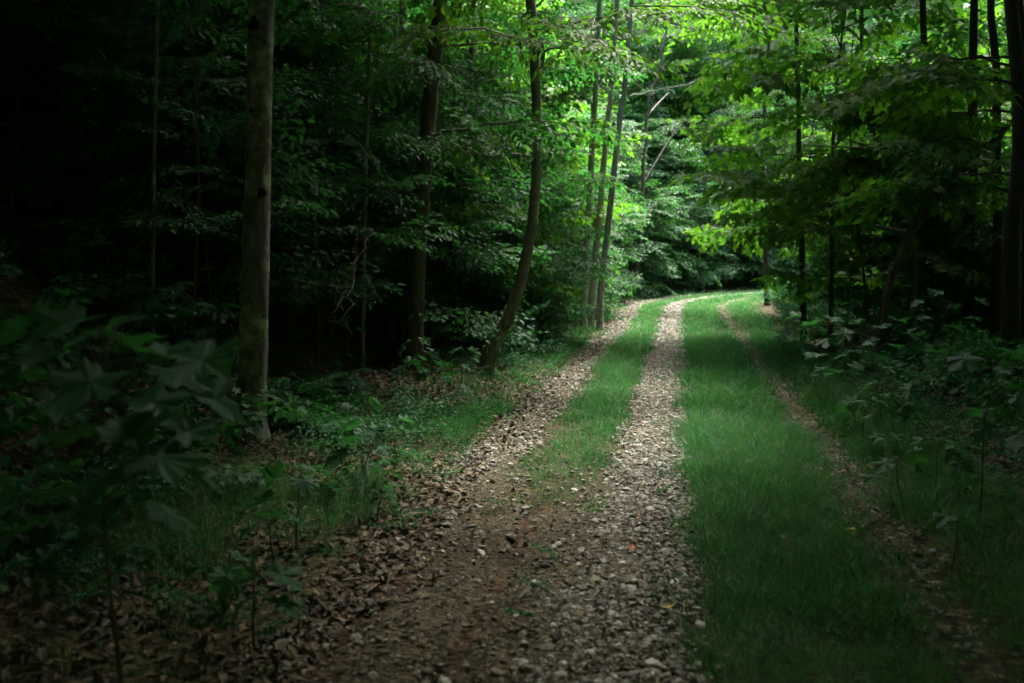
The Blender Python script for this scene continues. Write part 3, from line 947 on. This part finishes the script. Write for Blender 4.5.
# far wood as one mass: leafy sprays over the bank beyond the bend and all round
lf = MB()
n = 4200
T = -6.5 - R.exponential(6, n); S = R.uniform(24, 84, n)
x, y = pos(T, S)
z = ground(x, y) + .3 + R.uniform(0, 1, n) ** .9 * 9.5
a = R.uniform(0, 2 * PI, n)
put_sprays(lf, None, SP_BIG, np.column_stack([x, y, z]), np.column_stack([np.cos(a), np.sin(a), R.uniform(-.3, .3, n)]), .3, 1.0)
# inside of the bend and the right-hand wood, well back from the track
n = 3200
x = R.uniform(9, 50, n); y = R.uniform(12, 78, n)
t_, s_ = lat(x, y)
kp = (np.abs(t_) > 6.5) & (x > .44 * y + 1.0)
x, y = x[kp], y[kp]; n = len(x)
z = ground(x, y) + .4 + R.uniform(0, 1, n) * 10
a = R.uniform(0, 2 * PI, n)
put_sprays(lf, None, SP_BIG, np.column_stack([x, y, z]), np.column_stack([np.cos(a), np.sin(a), R.uniform(-.3, .3, n)]), .3, 1.0)
tag(link('woods', lf.mesh('woods', M_LEAF)), 'dense mass of leafy wood on the bank behind the nearer trees', kind='stuff')

#@@SMALL
# ------------------------------------------------------------------ ferns
def frond(ln):
    lf = MB()
    n = 22
    f = np.linspace(0, 1, n)
    ax = np.column_stack([ln * .8 * np.sin(f * 1.25), 0 * f, ln * (.62 * f - .50 * f ** 2.4)])
    tube(lf, ax, np.linspace(.003, .001, n), 3)
    T = np.gradient(ax, axis=0); T /= np.linalg.norm(T, axis=1, keepdims=True)
    P, D, S = [], [], []
    for i in range(4, n):
        w = ln * .26 * math.sin(PI * min(1, (f[i] - .10) / .95) ** .75) + .008
        for sg in (-1, 1):
            a = math.radians(68) * sg
            d = T[i] * math.cos(a) + np.array([0, math.sin(a), -.15])
            P.append(ax[i]); D.append(d); S.append(w)
    P, D, S = map(np.array, (P, D, S))
    M = frame(D, np.array([0, 0, 1.]) + R.normal(0, .12, (len(P), 3)))
    M = M * np.stack([S, np.full(len(S), ln * .075), S], -1)[:, None, :]
    pin = (np.array([(0, .0, 0), (.15, .5, 0), (.6, .36, -.02), (1, 0, -.08), (.6, -.36, -.02), (.15, -.5, 0)], float), [np.array([(0, 5, 4, 1), (1, 4, 3, 2)])])
    lf.stamp(pin, P, M)
    return lf.mesh('frond', M_FERN)


FR = [frond(.55), frond(.7), frond(.45)]


def fern(p, sc, label, group):
    t = thing('fern', label, 'fern', p, R.uniform(0, 6), sc, group)
    n = R.integers(6, 9)
    for k in range(n):
        o = link('frond', FR[R.integers(0, 3)], t)
        o.rotation_euler = (R.normal(0, .1), R.uniform(-.35, .1), k * 2 * PI / n + R.uniform(-.3, .3))
        o.location = (0, 0, -.01)


for px, d, lab in ((318, 8.6, 'fern right beside the pale trunk with fronds over the brown leaves'), (292, 10.5, 'fern behind the pale trunk on the brighter side'),
                   (330, 10.8, 'fern in the brown leaves below the leaning bare stick'), (170, 7.5, 'fern in the dark hollow left of the pale trunk'),
                   (120, 9.0, 'fern higher in the dark hollow, beside the thin sapling stem'), (200, 11.5, 'small fern behind the pale trunk on its dark side'),
                   (70, 8.0, 'fern at the darkest far end of the hollow')):
    fern(at(px, d), R.uniform(.9, 1.25), lab, 'ferns on the left bank')


# ------------------------------------------------------------------ broad-leaved maple seedlings
def seedling(h, tiers, size, spread=.2):
    wd, lf = MB(), MB()
    pts = stem_curve(h, .12, .05, 12, sink=.06)
    tube(wd, pts, np.linspace(.005, .002, 12) * (1 + h), 5)
    a0 = R.uniform(0, 6)
    P, D, S = [], [], []
    for k in range(tiers):
        u = (k + 1) / tiers
        c = at_h(pts, h * (.35 + .65 * u) if tiers > 1 else h)
        for sg in range(2 if k < tiers - 1 else 3):
            a = a0 + k * 1.57 + sg * (PI if k < tiers - 1 else 2.1) + R.uniform(-.3, .3)
            pl = spread * (1.2 - .5 * u) * R.uniform(.8, 1.2)
            q = c + np.array([math.cos(a) * pl, math.sin(a) * pl, .35 * pl])
            tube(wd, [c, (c + q) / 2 + (0, 0, .01), q], [.0022, .0018, .0014], 4)
            P.append(q); D.append((math.cos(a), math.sin(a), -R.uniform(.1, .5))); S.append(size * R.uniform(.75, 1.2))
    P, D, S = map(np.array, (P, D, S))
    MM = frame(D, np.array([0, 0, 1.]) + R.normal(0, .28, (len(P), 3))) * S[:, None, None]
    for q in range(len(P)):
        tv = MAPLE[0].copy(); k1, k2, k3 = R.normal(-.1, .18), R.normal(.05, .22), R.normal(0, .16)
        tv[:, 2] += k1 * tv[:, 0] ** 2 + k2 * np.abs(tv[:, 1]) + k3 * tv[:, 0] * tv[:, 1] + .05 * np.sin(9 * tv[:, 0] + 6 * tv[:, 1] + 9 * k1)
        lf.stamp((tv * [1, R.uniform(.8, 1.15), 1], MAPLE[1]), P[q:q + 1], MM[q:q + 1])
    return wd.mesh('stem', M_TWIG, True), lf.mesh('leaves', M_LEAF_BLUE)


SEED = [seedling(.22, 1, .13, .08), seedling(.35, 2, .15, .12), seedling(.55, 3, .16, .16), seedling(.9, 5, .17, .22), seedling(.3, 2, .11, .10)]


def put_seed(k, p, label, sc=1.0, group=None):
    return place('seedling', [('stem', SEED[k][0]), ('foliage', SEED[k][1])], p, label, 'seedling', R.uniform(0, 6.28), sc, group, (R.normal(0, .08), R.normal(0, .08)))


GS = 'maple seedlings beside the track'
for k, px, d, sc, lab in (
    (1, 292, 5.4, 1.15, 'broad-leaved maple seedling in front of the pale trunk'),
    (0, 268, 4.9, 1.2, 'low maple seedling at the dark foot of the pale trunk'),
    (2, 345, 6.4, .9, 'maple seedling with several leaves just right of the pale trunk'),
    (4, 375, 5.9, 1.0, 'small seedling at the grass tufts on the left verge'),
    (1, 250, 3.9, 1.0, 'dim maple seedling low in the near left verge'),
    (0, 215, 4.3, 1.1, 'dark maple seedling left of the near grass tufts'),
    (4, 395, 7.6, 1.1, 'leafy seedling on the left verge among brown leaves'),
    (2, 440, 10.0, .9, 'seedling below the mossy upright trunk with tiered bright leaves'),
    (4, 460, 12.2, 1.4, 'bushy seedling just left of the bow-shaped trunk base'),
    (0, 885, 7.6, 1.0, 'bright flat-leaved seedling on the right verge by the brown leaves'),
    (1, 868, 8.6, 1.0, 'seedling under the bright maple spray on the right'),
    (1, 830, 11.0, 1.0, 'seedling at the grass edge on the right, beyond the maple spray'),
    (2, 800, 14.0, 1.1, 'tall seedling at the right grass edge near the thin stem'),
    (2, 905, 8.0, 1.0, 'tall seedling behind the bright maple spray on the right'),
    (1, 940, 6.6, 1.0, 'seedling between the two broad maple sprays on the right'),
    (0, 960, 5.0, 1.2, 'dark broad-leaved seedling under the nearer maple spray'),
    (2, 1010, 7.5, 1.0, 'tall dark seedling before the thickest black trunk'),
    (1, 912, 6.0, 1.0, 'low seedling in the brown leaves at the dark right verge')):
    put_seed(k, at(px, d), lab, sc, GS)
got = 0
for _ in range(4000):
    if got >= 90: break
    if R.uniform() < .6: t, s_1 = -R.uniform(2.3, 8), R.uniform(5, 22)
    else: t, s_1 = R.uniform(2.5, 8), R.uniform(6, 24)
    x, y = pos(t, s_1)
    if y < 4 or abs(x / y * F_PX) > 560 or (abs(x - b1[0]) < .6 and y < 8.6): continue
    put_seed(int(R.integers(0, 5)), (x, y, ground(x, y)), 'one of many alike little seedlings rooted in the dim leaf litter', R.uniform(.7, 1.2), 'little seedlings in the leaf litter'); got += 1


# ------------------------------------------------------------------ broad sprays of maple leaf held up near the camera
def ray(px, py, d):
    u, v = (px - 512) / F_PX, (341.5 - py) / F_PX
    dy = math.cos(PITCH) + v * math.sin(PITCH); dz = -math.sin(PITCH) + v * math.cos(PITCH)
    k = d / dy
    return np.array([u * k, d, CAM_H + dz * k])


def maple_plant(label, root, spots, size, matl, name='maple_sapling'):
    """a young maple whose leaf stalks end at the given points"""
    t = thing(name, label, 'young tree', root)
    root = np.asarray(root, float)
    S = np.array(spots) - root
    top = S[:, 2].max()
    cx, cy = S[:, 0].mean() * .8, S[:, 1].mean() * .8
    f = np.linspace(0, 1, 14)
    ax = np.column_stack([cx * f ** 1.3 + .015 * np.sin(f * 7), cy * f ** 1.3, -.08 + (top * .96 + .08) * f])
    wd = MB(); tube(wd, ax, np.linspace(.007, .0025, 14), 7)
    for q in S:
        c = at_h(ax, max(.1, q[2] - .22 * np.hypot(q[0] - cx, q[1] - cy) - .05))
        mid = (c + q) / 2 + (0, 0, .03)
        tube(wd, [c, mid, q], [.0035, .0025, .0016], 5)
    link('stem', wd.mesh('stem', M_TWIG, True), t)
    for q in S:
        o = q - at_h(ax, q[2])
        a = math.atan2(o[1], o[0]) + R.normal(0, .5)
        lf = MB(); sz = size * R.uniform(.8, 1.2)
        M = frame(np.array([[math.cos(a), math.sin(a), -R.uniform(.05, .40)]]), np.array([[0, -.08, 1.]]) + R.normal(0, .2, (1, 3))) * sz
        tv = MAPLE[0].copy(); k1, k2, k3 = R.normal(0, .16), R.normal(.05, .22), R.normal(0, .16)
        tv[:, 2] += k1 * tv[:, 0] ** 2 + k2 * np.abs(tv[:, 1]) + k3 * tv[:, 0] * tv[:, 1] + .05 * np.sin(9 * tv[:, 0] + 6 * tv[:, 1] + 9 * k1)
        lf.stamp((tv * [1, R.uniform(.85, 1.1), 1], MAPLE[1]), q[None], M)
        link('leaf', lf.mesh('leaf', matl), t)


maple_plant('blurred young maple with broad drooping leaves standing nearest the camera, at the dark left edge', at(105, 2.75),
            [ray(x, y, d) for x, y, d in ((85, 318, 2.7), (128, 318, 2.9), (70, 345, 2.6), (105, 372, 2.5), (150, 350, 2.6), (190, 352, 2.5), (48, 372, 2.8), (140, 398, 2.7), (178, 424, 2.7),
                                          (150, 446, 2.6), (95, 425, 2.8), (55, 430, 2.7), (168, 470, 2.7), (110, 470, 2.6), (70, 490, 2.8), (20, 340, 2.8), (25, 410, 2.6), (150, 510, 2.8), (30, 480, 2.9), (120, 335, 2.8), (160, 375, 2.8), (75, 400, 2.6), (130, 425, 2.6), (40, 320, 2.7), (5, 370, 2.7), (110, 500, 2.6), (60, 520, 2.7), (195, 395, 2.8))], .165, M_LEAF_BLUE)
maple_plant('young maple on the right verge holding out a flat tier of pale leaves', at(885, 9.2),
            [ray(x, y, d) for x, y, d in ((800, 316, 9.0), (818, 322, 9.2), (835, 318, 8.8), (848, 330, 9.1), (862, 322, 9.3), (880, 326, 9.0), (895, 320, 9.4), (828, 338, 8.7), (870, 340, 8.8), (890, 345, 9.1), (850, 352, 9.3),
                                          (910, 335, 9.3), (860, 365, 8.9), (885, 368, 9.2), (840, 372, 9.2), (905, 372, 9.4), (870, 388, 8.9), (892, 395, 9.2), (820, 355, 9.5), (925, 350, 9.0), (856, 400, 9.3))], .18, M_LEAF_BLUE)
maple_plant('nearer dark young maple with large drooping leaves at the right edge', at(985, 5.8),
            [ray(x, y, d) for x, y, d in ((945, 362, 5.7), (972, 355, 5.6), (995, 368, 5.5), (1012, 352, 5.8), (1030, 375, 5.6), (1000, 385, 5.7), (985, 410, 5.8), (1025, 415, 5.6), (1005, 440, 5.5))], .17, M_LEAF_BLUE)
maple_plant('young maple with tiers of dim leaves before the leaning dead limb', at(945, 9.8),
            [ray(x, y, d) for x, y, d in ((920, 300, 9.8), (938, 292, 9.6), (955, 304, 9.9), (930, 318, 9.5), (948, 326, 9.8), (965, 318, 10.0), (915, 330, 9.9), (975, 300, 9.7), (940, 345, 9.6), (960, 345, 10))], .17, M_LEAF_BLUE)

# ------------------------------------------------------------------ a tree just outside the view whose branch hangs in at the top
wd, lf = MB(), MB()
pb = at(-330, 4.2)
pts = stem_curve(7.5, .02, .02); tube(wd, pts, np.linspace(.09, .03, len(pts)), 14, rough=.04)
tgt = ray(330, -20, 3.8) - pb
c = at_h(pts, 2.6); dv = tgt - c
branch(wd, lf, SP_OVATE, c, math.atan2(dv[1], dv[0]), .22, np.hypot(dv[0], dv[1]) * 1.05, .025, .9, droop=.08, n_sp=9, start=.5)
for k in range(10):
    branch(wd, lf, SP_BIG, at_h(pts, 4.5 + .3 * k), k * GA, .3, 2.2, .02, 1.0)
t = thing('overhanging_tree', 'tree beside the camera whose blurred leafy branch hangs in above the pale trunk', 'tree', pb)
link('trunk', wd.mesh('trunk', M_BARK_GREY, True), t); link('crown', lf.mesh('crown', M_LEAF), t)

# ------------------------------------------------------------------ dead limb, sticks
def stick(name, label, cat, pts, r0, r1, twigs=5, barkm=None, sides=8):
    pts = np.asarray(pts, float)
    f = np.linspace(0, 1, len(pts)); g = np.linspace(0, 1, 24)
    p = np.stack([np.interp(g, f, pts[:, i]) for i in range(3)], -1)
    k_ = np.array([1, 2, 3, 2, 1.]) / 9
    for _ in range(2):
        for i in range(3): p[2:-2, i] = np.convolve(p[:, i], k_, 'valid')
    L_ = np.linalg.norm(pts[-1] - pts[0])
    p[1:-1] += R.normal(0, .006 * L_, (22, 3)) * [1, 1, .5]
    wd = MB(); base = p[0].copy(); p = p - base
    tube(wd, p, np.linspace(r0, r1, 24), sides, rough=.06)
    d0 = (p[-1] - p[0]) / L_
    for k in range(twigs):
        i = R.integers(5, 22)
        v = d0 + R.normal(0, .55, 3); v[2] = abs(v[2]) * .5
        v *= L_ * R.uniform(.12, .3) / np.linalg.norm(v)
        tube(wd, [p[i], p[i] + v * .5 + R.normal(0, .02, 3), p[i] + v], [r1 * 1.2, r1, r1 * .4], 4)
    o = link(name, wd.mesh(name, barkm or M_TWIG, True)); o.location = base
    return tag(o, label, cat)


def lie(px, py0, lift=.03):
    """ground point under a picture point"""
    lo = 2.5
    for _ in range(400):
        q = ray(px, py0, lo)
        if q[2] <= ground(q[0], q[1]): break
        lo += .05
    return np.array([q[0], q[1], float(ground(q[0], q[1])) + lift])


stick('dead_limb', 'thick dead limb slanting up across the black trunks on the right', 'limb', [at(872, 13.6), ray(905, 228, 13.6), ray(950, 182, 13.6), ray(985, 148, 13.5), ray(1045, 85, 13.4)], .05, .04, 5, M_BARK_DARK)
stick('dead_limb', 'thin crooked dead limb hooked below the slanting one', 'limb', [at(918, 14.2), ray(912, 190, 14.2), ray(892, 175, 14.0), ray(884, 150, 14.0), ray(868, 120, 14.2)], .03, .015, 4, M_BARK_DARK)
stick('hanging_vine', 'pale thin vine slanting through the deep shade right of the bend', 'vine', [at(846, 17.5), ray(852, 262, 17.5), ray(860, 235, 17.4), ray(868, 205, 17.3)], .012, .008, 1)
stick('leaning_stick', 'bare grey stick leaning across the brown leaves near the spindly stem', 'stick', [lie(308, 352), ray(330, 318, 9.6), ray(348, 285, 10.2), ray(372, 228, 10.8)], .016, .008, 4)
stick('leaning_stick', 'slender bare stick crossing the leaning grey one', 'stick', [lie(352, 372), ray(346, 330, 8.6), ray(352, 270, 9.4), ray(360, 210, 9.8)], .010, .005, 3)
stick('fallen_branch', 'long thin fallen branch lying in front of the mossy trunk', 'branch', [lie(372, 362, .08), lie(400, 368, .10), lie(440, 376, .08), lie(482, 378, .05)], .014, .007, 6)
stick('fallen_branch', 'forked fallen branch propped up over the brown leaves by the mossy trunk', 'branch', [lie(385, 366, .05), lie(408, 356, .20), lie(430, 354, .28)], .012, .006, 5)
stick('fallen_branch', 'short fallen branch among brown leaves right of the pale trunk', 'branch', [lie(272, 404, .05), lie(292, 400, .08), lie(318, 396, .04)], .012, .005, 4)
stick('fallen_branch', 'fallen branch across the leaves at the foot of the bow-shaped trunk', 'branch', [lie(520, 345, .06), lie(545, 342, .12), lie(575, 340, .05)], .02, .009, 6)
stick('leaning_pole', 'reddish slanting pole in the bright leaves beyond the slim trio', 'tree trunk', [at(636, 35.0), ray(646, 120, 35.0), ray(658, 70, 35.2), ray(672, -10, 35.4)], .075, .04, 4, M_BARK_DARK)
stick('bare_branch', 'pale bare branch reaching sideways out of the bright shrubs', 'branch', [ray(630, 96, 35.0), ray(668, 88, 34.8), ray(690, 84, 34.6), ray(708, 74, 34.5)], .022, .010, 2, M_BARK_GREY)

# ------------------------------------------------------------------ stones and leaves one can pick out on the track
def rock(label, px, py, size, m=M_STONE_PALE):
    v, f = rock_template()
    mb = MB(); mb.add(v, f)
    me = mb.mesh('stone', m, False)
    o = link('stone', me); p = lie(px, py, .03)
    o.location = p; o.scale = (size,) * 3; o.rotation_euler = (R.normal(0, .3), R.normal(0, .3), R.uniform(0, 6))
    tag(o, label, 'stone', 'larger stones on the track')


for px, py, sz, lab in ((521, 674, .034, 'pale flat stone at the very front of the track, left of centre'), (617, 490, .030, 'whitish stone on the track where grass strip begins'),
                        (675, 592, .032, 'round grey stone touching the grass edge'), (601, 617, .024, 'small white stone alone in brown gravel'),
                        (590, 663, .028, 'squarish cream stone near the front of the track'), (650, 676, .04, 'large blue-grey stone at the front beside the grass'),
                        (574, 496, .03, 'pale stone on the left edge of the brown patch'), (536, 592, .034, 'brown-grey stone in the middle of the bare soil'),
                        (581, 560, .024, 'pale stone level with the orange leaf'), (640, 547, .024, 'light stone just in front of the orange leaf'),
                        (700, 634, .026, 'grey stone lying alone in the grass'), (474, 568, .022, 'pale pebble at the left side of the bare soil')):
    rock(lab, px, py, sz)


def big_leaf(label, px, py, size, m):
    v, f = CURL[R.integers(0, 5)]
    mb = MB(); mb.add(v - [.5, 0, 0], f)
    o = link('fallen_leaf', mb.mesh('fallen_leaf', m))
    o.location = lie(px, py, .06); o.scale = (size, size, size); o.rotation_euler = (R.normal(0, .25), R.normal(0, .25), R.uniform(0, 6))
    tag(o, label, 'leaf', 'coloured fallen leaves')


big_leaf('orange-red fallen leaf on the gravel beside the grass', 640, 530, .075, M_STONE_RED)
big_leaf('rusty fallen leaf on the gravel, farther than the orange-red one', 632, 560, .07, M_STONE_RED)
big_leaf('yellow fallen leaf lying in the grass nearest the gravel', 784, 548, .07, M_STONE_YELLOW)
big_leaf('yellow fallen leaf at the front where gravel meets grass', 668, 620, .07, M_STONE_YELLOW)
big_leaf('yellowish fallen leaf on the right wheel track', 850, 541, .08, M_STONE_YELLOW)

# ------------------------------------------------------------------ undergrowth too thick to count
lf = MB()


def low_plants(T, S, lib, sc, zlo, zhi):
    x, y = pos(T, S); n = len(x)
    kp = (y > 3.2)
    for b_, w_ in ((b1, .35), (b2, .4), (b3, .55)): kp &= ~((y < b_[1] + .3) & (y > b_[1] - 3) & (np.abs(x - b_[0] * y / b_[1]) < w_))
    x, y = x[kp], y[kp]; n = len(x)
    a = R.uniform(0, 2 * PI, n)
    P = np.column_stack([x, y, ground(x, y) + R.uniform(zlo, zhi, n)])
    put_sprays(lf, None, lib, P, np.column_stack([np.cos(a), np.sin(a), R.uniform(-.1, .9, n)]), .35, sc, .4)


n = 620; low_plants(-2.4 - R.exponential(1.8, n), 12 + 32 * R.uniform(0, 1, n) ** .8, SP_OVATE, .6, .0, .5)
n = 420; low_plants(2.5 + R.exponential(1.6, n), R.uniform(9, 44, n), SP_OVATE, .62, .0, .55)
n = 420; low_plants(3.0 + R.exponential(2.5, n), R.uniform(7, 34, n), SP_MAPLE, .6, .05, .7)
n = 190; low_plants(-2.4 - R.exponential(1.2, n), R.uniform(5.5, 13, n), SP_OVATE, .38, .0, .12)
n = 200; low_plants(-5.0 - R.exponential(3, n), R.uniform(6, 26, n), SP_OVATE, .62, .0, .6)
n = 420; T = -R.uniform(1.7, 3.4, n); low_plants(T, R.uniform(3.6, 20, n), SP_SIMPLE, .28, .0, .06)
n = 260; low_plants(2.1 + R.exponential(.7, n), R.uniform(4.5, 16, n), SP_OVATE, .34, .0, .12)
n = 240; low_plants(R.uniform(-1.1, 2.2, n), R.uniform(4, 24, n), SP_OVATE, .16, .0, .05)
n = 260; low_plants(-3.0 - R.exponential(1.4, n), R.uniform(3.5, 9, n), SP_MAPLE, .42, .0, .22)
tag(link('undergrowth', lf.mesh('undergrowth', M_LEAF_BLUE)), 'low tangled green undergrowth on the bank and right verge', kind='stuff')
#@@LIGHT
# ------------------------------------------------------------------ light, camera, render
SUN_AZ, SUN_EL = math.radians(28), math.radians(64)
sc = bpy.context.scene
w = bpy.data.worlds.new('World'); sc.world = w; w.use_nodes = True
nt = w.node_tree; bg = nt.nodes['Background']
sky = nt.nodes.new('ShaderNodeTexSky'); sky.sky_type = 'NISHITA'; sky.sun_disc = False
sky.sun_elevation = SUN_EL; sky.sun_rotation = SUN_AZ
sky.dust_density = 4; sky.ozone_density = .6
hs = nt.nodes.new('ShaderNodeHueSaturation'); hs.inputs['Saturation'].default_value = 1.0      # hazy white overcast
nt.links.new(sky.outputs[0], hs.inputs['Color']); nt.links.new(hs.outputs[0], bg.inputs[0]); bg.inputs[1].default_value = .15
sl = bpy.data.lights.new('sun', 'SUN'); sl.energy = 2.2; sl.angle = math.radians(18); sl.color = (1, .97, .91)
so = bpy.data.objects.new('sun', sl); C.objects.link(so)
from mathutils import Vector
ts = Vector((math.sin(SUN_AZ) * math.cos(SUN_EL), math.cos(SUN_AZ) * math.cos(SUN_EL), math.sin(SUN_EL)))
so.rotation_euler = ts.to_track_quat('Z', 'Y').to_euler(); so.location = ts * 60

cd = bpy.data.cameras.new('camera'); cd.lens = 35; cd.sensor_width = 36; cd.clip_end = 2000; cd.clip_start = .05
cd.dof.use_dof = True; cd.dof.focus_distance = 9.5; cd.dof.aperture_fstop = 2.2
co = bpy.data.objects.new('camera', cd); C.objects.link(co)
co.location = (0, 0, CAM_H); co.rotation_euler = (PI / 2 - PITCH, 0, 0)
sc.camera = co
sc.render.engine = 'CYCLES'
cy = sc.cycles
cy.max_bounces = 10; cy.diffuse_bounces = 6; cy.glossy_bounces = 2; cy.transmission_bounces = 6; cy.transparent_max_bounces = 4
cy.caustics_reflective = False; cy.caustics_refractive = False
cy.use_denoising = True; cy.denoiser = 'OPENIMAGEDENOISE'
cy.use_adaptive_sampling = True; cy.adaptive_threshold = .02
vs = sc.view_settings
vs.view_transform = 'Standard'; vs.look = 'None'; vs.exposure = 3.5; vs.gamma = 1
